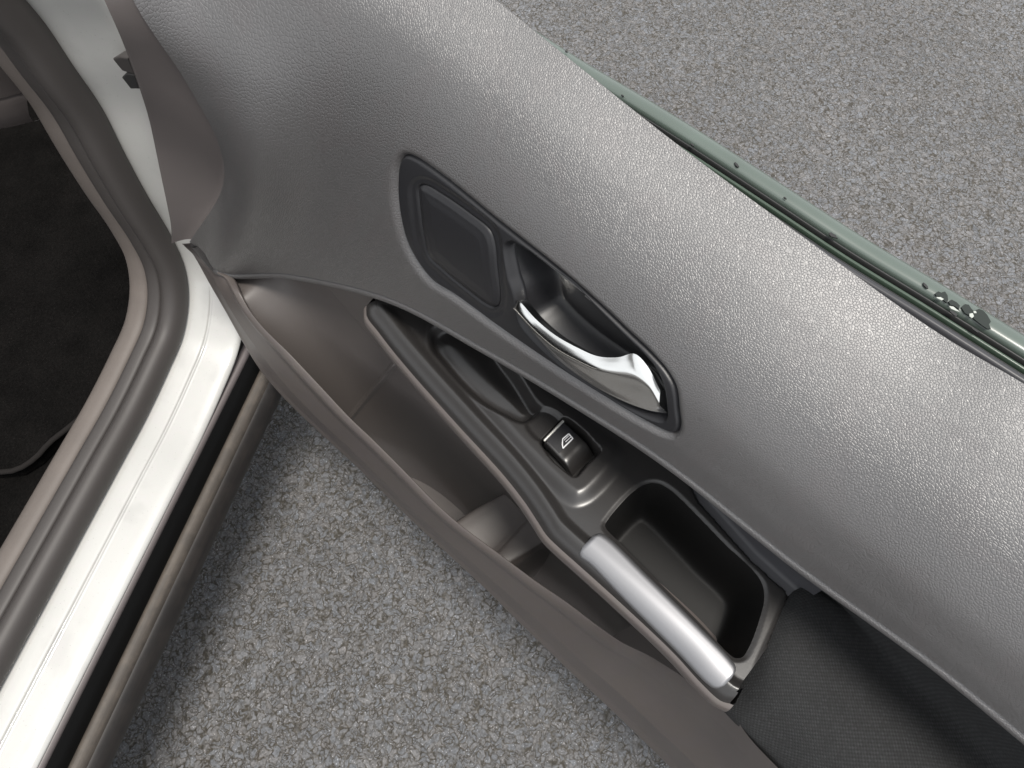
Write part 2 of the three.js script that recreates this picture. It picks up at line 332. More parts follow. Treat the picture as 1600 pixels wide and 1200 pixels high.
mesh('rocker_moulding', along(smoothProfile([[-0.4028, 0.314], [-0.4016, 0.3165], [-0.3998, 0.316], [-0.3988, 0.311], [-0.3970, 0.309], [-0.3942, 0.302], [-0.3938, 0.287], [-0.4050, 0.26], [-0.437, 0.20], [-0.47, 0.17], [-0.55, 0.16]], 30)), M.rocker, body, 'black plastic rocker moulding');
// footwell
mesh('footwell_floor', along([[-0.553, 0.36], [-0.56, 0.30], [-0.58, 0.262], [-0.64, 0.25], [-1.30, 0.25], [-1.32, 0.7]], -1.2, 0.95), M.carpet, body, 'dark carpeted footwell floor');
mesh('firewall', gridGeo([[LAT(-0.52, 0.62, 0.2), LAT(-1.4, 0.62, 0.2)], [LAT(-0.52, 0.78, 0.5), LAT(-1.4, 0.78, 0.5)], [LAT(-0.52, 0.7, 0.95), LAT(-1.4, 0.7, 0.95)]]), M.carpet, body);
mesh('roof', gridGeo([[LAT(-0.80, -1.4, 1.49), LAT(-0.80, 0.1, 1.47)], [LAT(-1.0, -1.4, 1.55), LAT(-1.0, 0.1, 1.53)], [LAT(-1.7, -1.4, 1.50), LAT(-1.7, 0.1, 1.48)]]), M.white, body);
{ // lower dashboard end, just showing in the footwell
  const a = [[-160, 200], [-60, 200], [0, 195], [30, 188], [47, 184]], b = [[-160, 165], [-60, 166], [0, 160], [26, 153], [42, 150]];
  const rail = (pts, l) => pts.map(([x, y]) => onL(x, y, l));
  mesh('lower_dashboard', merge([
    loft([rail(a, -0.62).map(p => p.add(V3(0, -0.02, -0.02))), rail(a, -0.60), rail(b, -0.60), rail(b, -0.61).map(p => p.add(V3(0, 0.004, -0.03)))], 20, 14),
    loft([rail(b.map(([x, y]) => [x, y - 6]), -0.60), rail(b.map(([x, y]) => [x - 10, y - 40]), -0.60), rail(b.map(([x, y]) => [x - 60, y - 150]), -0.60)], 20, 8),
  ]), M.taupe, body, 'taupe lower edge of the dashboard');
}
{ // floor mat, its rounded corner reaching to the scuff plate
  const V = 0.272, c = [[-500, 900], [-420, 300], [0, 100], [170, 240], [232, 400], [215, 540], [140, 640], [66, 703], [46, 727], [20, 736], [-60, 745], [-300, 850]];
  const pts = spline(c.map(([x, y]) => onV(x, y, V)), 90, true);
  const mat = thing('floor_mat', 'dark carpet floor mat with taupe bound edge lying in the footwell', 'floor mat', onV(-60, 600, 0.252));
  mesh('mat_pile', slab(pts.slice(0, 90), V3(0, 1, 0), 0.018, 0.003), M.carpet, mat);
  const tube = new THREE.TubeGeometry(new THREE.CatmullRomCurve3(pts.slice(0, 90).map(p => p.clone().setY(V + 0.001)), true), 200, 0.0035, 8, true);
  mesh('bound_edge', tube, M.piping, mat);
}

// ================================================================ CAR DOOR
const door = thing('car_door', 'open car door with grey leather-grain trim, black handle surround and storage pocket', 'car door', local(-0.5, 0.30, -0.2));
// ---- upper trim pad: columns of [px, py, w], rows from the window edge down to the ledge
const SHOULDER = [0, 40, 25, 24, 24, 24, 24, 24, 24, 24, 24];
const FRONT = [[0.80, 0.82, 0.86, 0.91, 0.96, 1], [0.92, 0.92, 0.94, 0.965, 0.985, 1]];   // the front end swells inboard
const padCols = [
  [[150, -160, -.190], [208, 0, -.168], [290, 127, -.163], [343, 230, -.152], [345, 300, -.138], [296, 378, -.097]],
  [[400, -270, -.255], [345, -60, -.203], [380, 130, -.170], [395, 270, -.147], [372, 370, -.127], [345, 425, -.108]],
  [[600, -140, -.257], [560, 30, -.228], [525, 180, -.200], [495, 310, -.176], [467, 385, -.155], [450, 428, -.140]],
  [[775, 0, -.262], [730, 130, -.234], [690, 240, -.208], [655, 340, -.186], [625, 412, -.169], [602, 463, -.160]],
  [[887, 90, -.262], [850, 210, -.234], [815, 320, -.208], [790, 410, -.187], [768, 490, -.173], [750, 540, -.166]],
  [[1060, 227, -.261], [1020, 340, -.233], [980, 440, -.207], [945, 530, -.186], [918, 592, -.174], [900, 628, -.168]],
  [[1250, 367, -.259], [1200, 470, -.232], [1150, 560, -.207], [1105, 640, -.186], [1070, 695, -.174], [1050, 726, -.168]],
  [[1450, 510, -.257], [1400, 615, -.231], [1350, 710, -.207], [1300, 800, -.186], [1268, 853, -.174], [1250, 883, -.168]],
  [[1600, 600, -.255], [1570, 720, -.230], [1530, 830, -.207], [1490, 940, -.186], [1470, 1003, -.174], [1458, 1033, -.168]],
  [[1760, 700, -.253], [1730, 830, -.229], [1700, 950, -.206], [1665, 1070, -.186], [1650, 1145, -.174], [1640, 1180, -.168]],
  [[1950, 820, -.253], [1920, 960, -.229], [1890, 1090, -.206], [1860, 1220, -.186], [1845, 1300, -.174], [1835, 1340, -.168]],
].map((c, ci) => {                       // every column: a rounded shoulder from the window edge to the upright face
  if (ci < 2) return c.map(([x, y, w], k) => onW(x, y, w * FRONT[ci][k]));
  const rho = c.map(([x, y]) => { const r = ray(x, y); return -r.dot(DW) / -r.y; }), w0 = -c[0][2], w5 = -c[5][2], d0 = w0 / rho[0], d5 = w5 / rho[5];
  const t1 = Math.tan(SHOULDER[ci] * Math.PI / 180), c2 = 0.15, x = ((w0 - w5) - c2 * (d5 - d0)) / (1 - c2 * t1), K = [w0 - x, d0 + t1 * x];
  const c1p = [lerp(w0, K[0], 0.8), lerp(d0, K[1], 0.8)], c2p = [lerp(w5, K[0], 0.7), lerp(d5, K[1], 0.7)];
  const prof = q => { const r = 1 - q; return [0, 1].map(i => r * r * r * [w0, d0][i] + 3 * r * r * q * c1p[i] + 3 * r * q * q * c2p[i] + q * q * q * [w5, d5][i]); };
  return c.map(([x, y], k) => { let a = 0, b = 1; for (let i = 0; i < 40; i++) { const m = (a + b) / 2, [w, d] = prof(m); if (w / d > rho[k]) a = m; else b = m; } return onW(x, y, -prof((a + b) / 2)[0]); });
});
for (const e of [0.14, 0.28]) padCols.push(padCols[10].map(p => p.clone().addScaledVector(DU, e)));   // on towards the latch, out of the frame
function cr(a, b, c, d, t) { const t2 = t * t, t3 = t2 * t; return b.clone().multiplyScalar(2).addScaledVector(c.clone().sub(a), t).addScaledVector(a.clone().multiplyScalar(2).addScaledVector(b, -5).addScaledVector(c, 4).sub(d), t2).addScaledVector(b.clone().multiplyScalar(3).sub(a).addScaledVector(c, -3).add(d), t3).multiplyScalar(0.5); }
function crv(arr, t) { const n = arr.length - 1, i = Math.max(0, Math.min(n - 1, Math.floor(t))), g = k => k < 0 ? arr[0].clone().multiplyScalar(2).sub(arr[1]) : k > n ? arr[n].clone().multiplyScalar(2).sub(arr[n - 1]) : arr[k]; return cr(g(i - 1), g(i), g(i + 1), g(i + 2), t - i); }
const padS = (s, t) => crv(padCols.map(c => crv(c, t)), s);
function padPN(s, t) {
  const e = 0.02, p = padS(s, t), a = padS(s + e, t).sub(padS(s - e, t)), b = padS(s, t + e).sub(padS(s, t - e)), n = a.cross(b).normalize();
  if (n.dot(V3(0, EYE, 0).sub(p)) < 0) n.negate();
  return [p, n];
}
// outlines on the pad
const bezelO = outline([[618, 283], [622, 256], [631, 244], [645, 248], [685, 275], [727, 308], [768, 342], [810, 375], [852, 408], [893, 442], [935, 479], [977, 519], [1014, 554], [1039, 583], [1052, 608], [1056, 642], [1058, 670], [1052, 679], [1039, 677], [997, 656], [935, 619], [872, 579], [810, 537], [747, 492], [706, 462], [672, 440], [647, 408], [631, 375], [620, 325]], 220);
const tileO = outline([[650, 294], [658, 290], [685, 304], [727, 333], [760, 360], [768, 379], [773, 425], [777, 467], [774, 481], [764, 483], [727, 458], [685, 423], [666, 404], [658, 375], [651, 325]], 140);
const cupO = outline([[787, 383], [797, 379], [818, 390], [852, 415], [893, 446], [935, 488], [972, 525], [1000, 552], [1022, 578], [1034, 605], [1039, 637], [1038, 658], [1030, 660], [997, 648], [935, 614], [872, 569], [827, 527], [810, 503], [801, 458], [793, 433]], 180);
const sdB = sdf(bezelO), sdT = sdf(tileO), sdC = sdf(cupO);
{
  const NU = 560, NV = 170, P = [], keepA = [];
  const colS = i => 12 * i / NU;
  for (let r = 0; r <= NV; r++) {
    P[r] = []; keepA[r] = [];
    for (let c = 0; c <= NU; c++) {
      const [p, n] = padPN(colS(c), 5 * r / NV), [x, y] = pix(p), d = sdB(x, y);
      p.addScaledVector(n, -0.0055 * sm(9, -5, d)); P[r].push(p); keepA[r].push(d > -9);
    }
  }
  const top = gridGeo(P, (r, c) => keepA[r][c]);
  // rolled lip along the lower edge, then the underside running back to the door
  const edge = P[NV].filter((_, i) => i % 5 === 0);
  const off = (dw, dv) => edge.map(p => p.clone().addScaledVector(DW, dw).add(V3(0, dv, 0)));
  const lip = loft([off(0, 0), off(-0.0008, -0.0015), off(0.0010, -0.0040), off(0.0012, -0.0075), off(-0.0020, -0.0105), off(-0.010, -0.0115), off(-0.035, -0.008), off(-0.06, -0.002)], 220, 34);
  // rolled window edge
  const te = P[0].filter((_, i) => i % 5 === 0), ot = (dw, dv) => te.map(p => p.clone().addScaledVector(DW, dw).add(V3(0, dv, 0)));
  const roll = loft([ot(0, 0), ot(-0.0006, -0.0006), ot(-0.0009, -0.0024), ot(-0.0008, -0.012)], 200, 8);
  mesh('upper_trim_pad', merge([top, lip, roll]), M.leather, door, 'grey leather-grain upper door trim');
}
// pixel -> pad parameters
const coarse = []; for (let i = 0; i <= 100; i++) for (let k = 0; k <= 50; k++) { const s = i / 10, t = k / 10, [x, y] = pix(padS(s, t)); coarse.push([s, t, x, y]); }
function padAt(px, py) {
  let best = null, bd = 1e9; for (const q of coarse) { const d = (q[2] - px) ** 2 + (q[3] - py) ** 2; if (d < bd) { bd = d; best = q; } }
  let [s, t] = best;
  for (let k = 0; k < 6; k++) {
    const e = 1e-3, a = pix(padS(s, t)), b = pix(padS(s + e, t)), c = pix(padS(s, t + e));
    const j11 = (b[0] - a[0]) / e, j21 = (b[1] - a[1]) / e, j12 = (c[0] - a[0]) / e, j22 = (c[1] - a[1]) / e, D = j11 * j22 - j12 * j21, dx = px - a[0], dy = py - a[1];
    s += (j22 * dx - j12 * dy) / D; t += (-j21 * dx + j11 * dy) / D;
  }
  return [s, t];
}
const onPad = (px, py, h) => { const [s, t] = padAt(px, py), [p, n] = padPN(s, t); return p.addScaledVector(n, h); };
// relief over a patch of the pad
function padPatch(s0, s1, t0, t1, nu, nv, hf, keepf) {
  const P = [], K = [];
  for (let r = 0; r <= nv; r++) { P[r] = []; K[r] = []; for (let c = 0; c <= nu; c++) { const [p, n] = padPN(lerp(s0, s1, c / nu), lerp(t0, t1, r / nv)), [x, y] = pix(p); K[r].push(keepf(x, y)); p.addScaledVector(n, hf(x, y)); P[r].push(p); } }
  return gridGeo(P, (r, c) => K[r][c]);
}
const bezelH = (x, y) => -0.0010 - 0.0030 * sm(-4, 3, sdB(x, y)) - 0.0012 * sm(16, 7, sdT(x, y));
const bezel = mesh('handle_surround', padPatch(2.6, 6.5, 1.6, 5, 420, 300, (x, y) => bezelH(x, y) - 0.0022 * sm(3, -4, sdT(x, y)) - 0.006 * sm(3, -6, sdC(x, y)), (x, y) => sdB(x, y) < 6 && sdT(x, y) > -6 && sdC(x, y) > -8), M.black, door, 'black plastic surround of the inner door handle');
mesh('blank_cover', padPatch(2.6, 5.0, 1.6, 4.6, 260, 240, (x, y) => { const d = sdT(x, y); return -0.0016 + 0.0012 * sm(-2, -10, d) - 0.0012 * sm(-22, -10, d) * 0.4 - 0.003 * sm(-3, 2, d); }, (x, y) => sdT(x, y) < 4), M.black, bezel, 'plain blanking cover');
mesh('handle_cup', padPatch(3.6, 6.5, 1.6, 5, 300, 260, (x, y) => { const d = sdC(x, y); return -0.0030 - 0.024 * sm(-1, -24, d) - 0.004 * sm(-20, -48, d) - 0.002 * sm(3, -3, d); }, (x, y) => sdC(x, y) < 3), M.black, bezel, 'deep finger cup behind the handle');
// ---- chrome pull lever
{
  const st = [[[806, 474], [806, 481], [808, 488]], [[814, 468], [816, 486], [814, 500]], [[843, 493], [846, 512], [831, 522]], [[877, 516], [881, 537], [868, 555]], [[914, 535], [919, 556], [906, 583]], [[947, 549], [950, 570], [945, 608]], [[975, 553], [975, 580], [979, 629]], [[996, 550], [1002, 588], [1007, 643]], [[1013, 571], [1019, 604], [1023, 650]], [[1030, 612], [1032, 632], [1034, 654]]];
  const hB = [0.002, 0.004, 0.006, 0.008, 0.009, 0.009, 0.007, 0.005, 0.003, 0.001];
  const A = [], B = [], C = [], D = [], E = [];
  st.forEach(([a, b, c], i) => {
    const h = hB[i]; A.push(onPad(a[0], a[1], h - 0.002)); B.push(onPad(b[0], b[1], h)); C.push(onPad(c[0], c[1], h - 0.007));
    const mx = (a[0] + c[0]) / 2, my = (a[1] + c[1]) / 2;
    D.push(onPad(lerp(mx, c[0], 0.3), lerp(my, c[1], 0.3), h - 0.013)); E.push(onPad(lerp(mx, a[0], 0.5), lerp(my, a[1], 0.5), h - 0.010));
  });
  const mid = (X, Y, t, h) => X.map((p, i) => p.clone().lerp(Y[i], t).add(DW.clone().multiplyScalar(h * 0.6)).add(V3(0, h, 0)));
  const face = loft([A, mid(A, B, 0.35, 0.0006), mid(A, B, 0.8, 0.0009), B, mid(B, C, 0.15, 0.0002), mid(B, C, 0.55, 0.0012), mid(B, C, 0.9, 0.0006), C, D, E, A], 80, 60);
  // caps
  const cap = k => { const r = [A, B, C, D, E].map(q => q[k]), m = r.reduce((a, p) => a.add(p), V3(0, 0, 0)).multiplyScalar(0.2); return gridGeo([[...r, r[0]], [...r, r[0]].map(() => m.clone())]); };
  const lever = mesh('door_handle', merge([face, cap(0), cap(9)]), M.chrome, door, 'polished chrome pull lever');
}
// ---- taupe end face at the hinge side
{
  const crease = []; for (let i = 0; i <= 24; i++) crease.push(padS(0, 5 * i / 24).addScaledVector(DW, -0.0004));
  const leftC = spline([[112, -160, -.170], [140, -60, -.161], [163, 0, -.154], [183, 45, -.149], [200, 87, -.145], [217, 135, -.139], [233, 187, -.132], [242, 228, -.124], [250, 267, -.115], [260, 315, -.104], [267, 352, -.096], [268, 380, -.089]].map(([x, y, w]) => onW(x, y, w * (1 - 0.18 * sm(380, -40, y)))), 24);
  const creaseC = spline(crease, 24), left = leftC;
  const back = left.map(p => p.clone().addScaledVector(DU, -0.003).addScaledVector(DW, -0.010));
  const back2 = left.map(p => p.clone().addScaledVector(DW, -0.045));
  const bl = (t, h) => creaseC.map((p, i) => p.clone().lerp(left[i], t).addScaledVector(DW, -h * Math.min(1, p.distanceTo(left[i]) / 0.05)));
  const mid = bl(0.10, 0.004), mid2 = bl(0.5, 0.005);
  mesh('front_end_trim', loft([creaseC, mid, mid2, bl(0.96, 0.0006), left, back, back2], 80, 44), M.taupe, door, 'smooth taupe end face of the trim');
  // black rubber pieces peeping out behind it
  const rb = (pts, w, dep) => slab(pts.map(([x, y]) => onW(x, y, w)), DW, dep, 0.0015);
  const bf = mesh('rubber_buffer', rb([[178, 90], [186, 87], [202, 89], [213, 116], [206, 114], [194, 110]], -0.139, 0.010), M.seal, door, 'dark grey rubber fin');
  mesh('buffer_foot', rb([[192, 119], [198, 113], [213, 116], [219, 138], [207, 138]], -0.138, 0.010), M.rubber, bf);
}
// ---- window edge: inner bead, slot with glass edge, outer belt strip
{
  const O = [[700, -60], [780, 8], [850, 54], [915, 95], [1000, 145], [1090, 200], [1230, 290], [1350, 368], [1475, 443], [1600, 520], [1750, 612], [1950, 735]];
  const at = (dy, w, dv = 0) => O.map(([x, y]) => onW(x, y + dy, w).add(V3(0, dv, 0)));
  const OW = -0.2930;
  const b0 = at(0, OW); for (const e of [0.1, 0.2]) b0.push(b0[11].clone().addScaledVector(DU, e));
  const sh = (dw, dv) => b0.map(p => p.clone().addScaledVector(DW, dw <= 0 ? dw : dw < 0.0124 ? dw * 0.84 : 0.0104 + (dw - 0.0124) * 0.78).add(V3(0, dv, 0)));
  const belt = mesh('outer_belt_strip', loft([sh(-0.004, -0.05), sh(-0.0035, -0.012), sh(-0.0015, -0.003), sh(0.001, -0.0006), sh(0.006, 0.0006), sh(0.0106, -0.0002), sh(0.0122, -0.002), sh(0.0124, -0.012)], 160, 36), M.belt, door, 'pale grey-green outer belt strip');
  mesh('window_seal', merge([
    loft([sh(0.0124, -0.014), sh(0.0128, -0.003), sh(0.0146, -0.0015), sh(0.0160, -0.004), sh(0.0166, -0.02)], 160, 16),
    loft([sh(0.0210, -0.02), sh(0.0216, -0.004), sh(0.0232, -0.003), sh(0.0248, -0.010)], 160, 12),
    loft([sh(0.0150, -0.018), sh(0.0220, -0.0185), sh(0.034, -0.019)], 160, 4),
  ]), M.rubber, door, 'black rubber lips of the window slot');
  const gl = sh(0.0178, -0.0026), g2 = sh(0.0198, -0.0028);
  mesh('window_glass', loft([gl.map(p => p.clone().add(V3(0, -0.016, 0))), gl, g2, g2.map(p => p.clone().add(V3(0, -0.016, 0)))], 160, 24), M.glass, door, 'green tinted edge of the lowered window');
  mesh('seal_bead', loft([sh(0.0250, -0.014), sh(0.0256, -0.002), sh(0.0282, 0.0010), sh(0.0310, 0.0010), sh(0.0340, -0.003), sh(0.036, -0.02)], 160, 20), M.bead, door, 'grey inner seal bead');
  // chips and peeled coating on the belt strip
  const onBelt = (x, y, h) => { // belt top plane through the strip
    const k = O.findIndex(q => q[0] > x), a = O[k - 1], b = O[k], yo = lerp(a[1], b[1], (x - a[0]) / (b[0] - a[0])); const dy = y - yo;
    const v = onW(x, yo, OW).y + 0.0009 + h; return onV(x, y, v);
  };
  const blob = (cx, cy, rx, ry, ang, jag, n, s) => { const p = []; for (let i = 0; i < n; i++) { const a = i / n * 2 * Math.PI, r = 1 + jag * (hash(i, 3, s) - 0.5) * 2; const ex = Math.cos(a) * rx * r, ey = Math.sin(a) * ry * r; p.push([cx + ex * Math.cos(ang) - ey * Math.sin(ang), cy + ex * Math.sin(ang) + ey * Math.cos(ang)]); } return p; };
  const piece = (name, poly, mat, h, th, label) => mesh(name, slab(poly.map(([x, y]) => onBelt(x, y, h)), V3(0, 1, 0), th, 0), mat, belt, label);
  const peel = [[[1461, 459], [1466, 455], [1471, 457], [1477, 455], [1481, 461], [1482, 468], [1480, 473], [1474, 468], [1469, 463], [1463, 462]], [[1482, 471], [1487, 468], [1495, 472], [1500, 477], [1499, 483], [1492, 478], [1485, 476]], [[1502, 480], [1508, 475], [1514, 476], [1518, 482], [1522, 486], [1530, 482], [1537, 485], [1543, 491], [1547, 498], [1549, 502], [1546, 506], [1549, 513], [1543, 513], [1534, 507], [1526, 501], [1518, 494], [1508, 489]]];
  peel.forEach((q, i) => piece('peeled_patch', q, M.primer, 0.0002 + 0.0001 * i, 0.0006, 'dark patch where the coating has peeled'));
  for (const q of [[[1463, 464], [1470, 464], [1475, 467], [1472, 469], [1465, 466]], [[1483, 478], [1490, 479], [1496, 484], [1500, 487], [1493, 485], [1486, 482]], [[1515, 490], [1520, 489], [1522, 494], [1519, 497], [1515, 494]], [[1521, 486], [1525, 486], [1526, 489], [1522, 489]]]) piece('coating_flake', q, M.flake, 0.0009, 0.0005);
  for (const [cx, cy, r, a] of [[1151, 257, 5, 0.9], [1446, 446, 5.5, 0.8], [1227, 309, 2.5, 0.7], [973, 149, 2.5, 0.6], [885, 80, 2.2, 0.6], [1301, 367, 8, 0.55], [1490, 489, 7, 0.6], [1525, 516, 6, 0.55], [1082, 226, 3.5, 0.6]])
    piece('chip', blob(cx, cy, r, r * 0.33, a, 0.25, 12, Math.round(cx)), M.rubber, 0.0006, 0.0006);
}
// ---- door shell: painted outer skin and the metal edge, seen only from other sides
{
  const O = [[700, -60], [850, 54], [1000, 145], [1230, 290], [1475, 443], [1600, 520], [1950, 735]].map(([x, y]) => onW(x, y, -0.2930));
  for (const e of [0.1, 0.2]) O.push(O[6].clone().addScaledVector(DU, e));
  const o = (dw, v) => O.map(p => p.clone().addScaledVector(DW, dw).setY(v === null ? p.y - 0.045 : v));
  mesh('outer_skin', loft([o(-0.006, null), o(-0.03, 0.70), o(-0.04, 0.52), o(-0.02, 0.33), o(0.02, 0.32), o(0.06, 0.335)], 40, 30), M.white, door, 'white painted outer skin');
}
// ---- lower panel: pocket lip and face
const railA = [[284, 381, .585], [297, 391, .602], [328, 444, .655], [353, 487, .69], [381, 537, .725], [409, 581, .757], [446, 624, .787], [500, 676, .80], [553, 725, .805], [630, 800, .81], [680, 847, .81], [763, 924, .81], [805, 966, .81], [888, 1046, .81], [972, 1125, .81], [1047, 1198, .81], [1150, 1300, .81], [1300, 1450, .81]];
const railB = [[304, 383, .599], [320, 402, .611], [341, 421, .618], [362, 432, .619], [374, 456, .615], [388, 482, .625], [410, 510, .64], [453, 553, .66], [500, 603, .672], [547, 653, .68], [583, 687, .684], [633, 737, .688], [680, 785, .688], [722, 822, .685], [776, 862, .678], [838, 908, .668], [888, 942, .655], [930, 974, .642], [972, 1003, .625], [1013, 1023, .61], [1060, 1052, .585], [1100, 1082, .56], [1137, 1106, .535], [1175, 1156, .53], [1217, 1200, .525], [1320, 1300, .52], [1460, 1440, .52]];
const toP = ([x, y, d]) => onV(x, y, EYE - d);
const RA = spline(railA.map(toP), 200), RB = spline(railB.map(toP), 200);
{
  const N = 200, rows = [];
  const mk = (f, bulge, dv) => RA.map((a, i) => { const p = a.clone().lerp(RB[i], f); return p.addScaledVector(DW, bulge).add(V3(0, dv, 0)); });
  // rows from beneath the bottom edge, over the face and the lip, down into the pocket
  const under = RA.map(p => p.clone().addScaledVector(DW, -0.014).add(V3(0, -0.012, 0)));
  const under1 = RA.map(p => p.clone().addScaledVector(DW, -0.006).add(V3(0, -0.005, 0)));
  // wide-face part: a crease that parts the lighter lower band from the face above
  const w = i => sm(0.60, 0.80, i / N);
  const row = (f, bl) => RA.map((a, i) => a.clone().lerp(RB[i], f).addScaledVector(DW, typeof bl === 'function' ? bl(i) : bl));
  const lipUp = i => 0.0;
  const g1 = loft([under, under1, RA, row(0.12, 0.0002), row(0.40, i => lerp(0.003, 0.006, w(i)))], N, 26);
  const g2 = loft([row(0.40, i => lerp(0.003, 0.006, w(i))), row(0.62, i => lerp(0.002, -0.001, w(i))), row(0.78, i => lerp(0.0015, -0.001, w(i))), row(0.86, i => lerp(0.0035, 0, w(i))), row(0.94, i => lerp(0.0035, 0, w(i))), RB.map((p, i) => p.clone().add(V3(0, -0.002, 0))), RB.map((p, i) => p.clone().add(V3(0, -0.016, 0)).addScaledVector(DW, -0.0005)), RB.map((p, i) => p.clone().add(V3(0, -0.020 - 0.15 * sm(0.14, 0.4, i / N), 0))
    .addScaledVector(DW, 0.004 * sm(0.1, 0.3, i / N) - 0.03 * sm(0.62, 0.68, i / N)))], N, 56);
  const lastA = RA[N], lastB = RB[N], ext = [under[N], lastA, lastA.clone().lerp(lastB, 0.4).addScaledVector(DW, 0.006), lastB].map(p => [0, 0.1, 0.2].map(e => p.clone().addScaledVector(DU, e)));
  mesh('lower_panel', merge([g1, g2, loft(ext, 12, 12)]), M.lower, door, 'taupe lower panel with the rounded pocket lip');
}
// ---- pocket: back wall with ribs, floor steps
{
  const top = spline([[352, 400, -.122], [400, 405, -.142], [450, 412, -.156], [513, 425, -.166], [560, 440, -.169], [620, 495, .60], [700, 560, .595], [800, 650, .59], [900, 760, .585], [1000, 870, .58], [1060, 950, .58]].map(([x, y, w]) => w < 0 ? onW(x, y, w) : onV(x, y, w)), 24);
  const bot = top.map((p, i) => {
    const f = i / 24, j = Math.round(lerp(5, 134, f)), b = RB[j].clone(), k = sm(0.06, 0.55, f);
    return b.addScaledVector(DW, -lerp(-0.003, 0.031, k)).add(V3(0, -lerp(0.016, 0.26, k), 0));
  });
  const P = loftPts([top, top.map((p, i) => p.clone().lerp(bot[i], 0.33).addScaledVector(DW, -0.008)), top.map((p, i) => p.clone().lerp(bot[i], 0.7).addScaledVector(DW, -0.008)), bot], 420, 200);
  const groove = pathd([[614, 572], [578, 616], [540, 662]]), seam = pathd([[513, 448], [537, 480], [577, 523], [617, 570]]);
  const c1 = (x, y) => (614 - x) * (662 - 572) + (572 - y) * (614 - 540);
  for (const r of P) for (const p of r) {
    const [x, y] = pix(p), g = groove(x, y);
    // wall steps forward a little beyond the rib
    const side = ((540 - 614) * (y - 572) - (662 - 572) * (x - 614)) / 116;
    p.addScaledVector(DW, 0.0032 * sm(5, 2, g) - 0.0012 * sm(-1, 3, side) + 0.0012 * 0);
    const s2 = ((577 - 513) * (y - 448) - (523 - 448) * (x - 513)) / 98;
    if (y < 560 && x < 640) p.addScaledVector(DW, 0.0028 * sm(1, -2, s2));
  }
  const wall = mesh('pocket_wall', gridGeo(P), M.pocket, door, 'smooth back wall of the storage pocket');
  // partition between the map pocket and the bottle holder
  const rail = (q, v, dv = 0) => q.map(([x, y]) => onV(x, y, v).add(V3(0, dv, 0)));
  const E1 = [[690, 826], [711, 812], [740, 793], [776, 773], [810, 755]], E2 = [[762, 874], [778, 860], [800, 836], [822, 812], [850, 784]], E3 = [[780, 890], [801, 880], [827, 864], [853, 848], [890, 826]];
  mesh('pocket_partition', merge([
    loft([rail(E1, 0.405, -0.10), rail(E1, 0.405, -0.010), rail(E1, 0.405, -0.001).map(p => p.addScaledVector(DU, 0.003)), rail(E1, 0.405).map(p => p.addScaledVector(DU, 0.012)), rail(E2, 0.402).map(p => p.addScaledVector(DU, -0.006)), rail(E2, 0.404)], 30, 40),
    loft([rail(E2, 0.404), rail(E2, 0.407).map(p => p.addScaledVector(DU, 0.004)), rail(E3, 0.406).map(p => p.addScaledVector(DU, -0.003)), rail(E3, 0.403), rail(E3, 0.403, -0.006).map(p => p.addScaledVector(DU, 0.003)), rail(E3, 0.403, -0.12).map(p => p.addScaledVector(DU, 0.004))], 30, 40),
  ]), M.pocket, door, 'moulded step dividing pocket and bottle holder');
  const F = (u, w, v) => local(u, v, w);
  mesh('pocket_floor', gridGeo([[F(-0.48, -0.20, 0.262), F(-0.2, -0.20, 0.258), F(0.25, -0.20, 0.255)], [F(-0.48, -0.112, 0.262), F(-0.2, -0.112, 0.258), F(0.25, -0.112, 0.255)]]), M.pocket, door, 'dark floor of the pocket');
}
// ---- armrest: one moulded top with switch pod, finger bowl and pull cup
const AV = (u) => 0.627 + 0.030 * sm(-0.32, 0.12, u);                 // height of the top along the door
const onA = (px, py) => { let v = 0.635, p; for (let k = 0; k < 8; k++) { p = onV(px, py, v); v = AV(p.dot(DU)); } return p; };
const dropPx = (list, dr) => list.map(([x, y]) => { let v = 0.635 - dr, p; for (let k = 0; k < 8; k++) { p = onV(x, y, v); v = AV(p.dot(DU)) - dr; } p.y += dr; return pix(p); });
const rim = dropPx([[572, 484], [573, 500], [590, 523], [613, 553], [650, 597], [717, 672], [783, 744], [817, 787], [837, 817], [852, 840], [872, 860], [899, 884], [972, 950], [1050, 1024], [1090, 1068], [1120, 1096], [1140, 1106]], 0.017);
const rimS = new THREE.CatmullRomCurve3(rim.map(([x, y]) => V3(x, y, 0)), false, 'centripetal').getSpacedPoints(120).map(p => [p.x, p.y]);
const endE = [[1140, 1104], [1163, 1097], [1180, 1071], [1197, 1033], [1217, 987], [1242, 927]];
const armO = [...rimS, ...endE, [1180, 871], [1097, 779], [1060, 700], [1000, 640], [900, 580], [800, 520], [700, 470], [640, 430], [585, 440], [570, 458]];
const sdArm = sdf(armO), dRim = pathd([[585, 440], [570, 458], ...rimS]), dEnd = pathd(endE), dBack = pathd([[1242, 927], [1180, 871], [1097, 779], [1060, 700]]);
const podO = outline([[690, 480], [668, 512], [672, 545], [720, 604], [800, 697], [850, 748], [883, 778], [900, 786], [917, 782], [937, 767], [970, 728], [977, 710], [970, 692], [950, 676], [900, 630], [800, 540], [740, 490]], 160);
const bowlO = outline([[668, 524], [674, 509], [700, 496], [760, 520], [793, 560], [812, 585], [837, 624], [848, 637], [820, 661], [783, 647], [750, 627], [717, 596], [687, 562], [671, 541]], 140);
const bridgeO = outline([[821, 661], [848, 636], [880, 655], [848, 690]], 60);
const swO = outline([[846, 690], [862, 671], [880, 653], [888, 655], [910, 672], [926, 689], [937, 704], [920, 722], [899, 744], [892, 741], [876, 729], [860, 713], [851, 700]], 120);
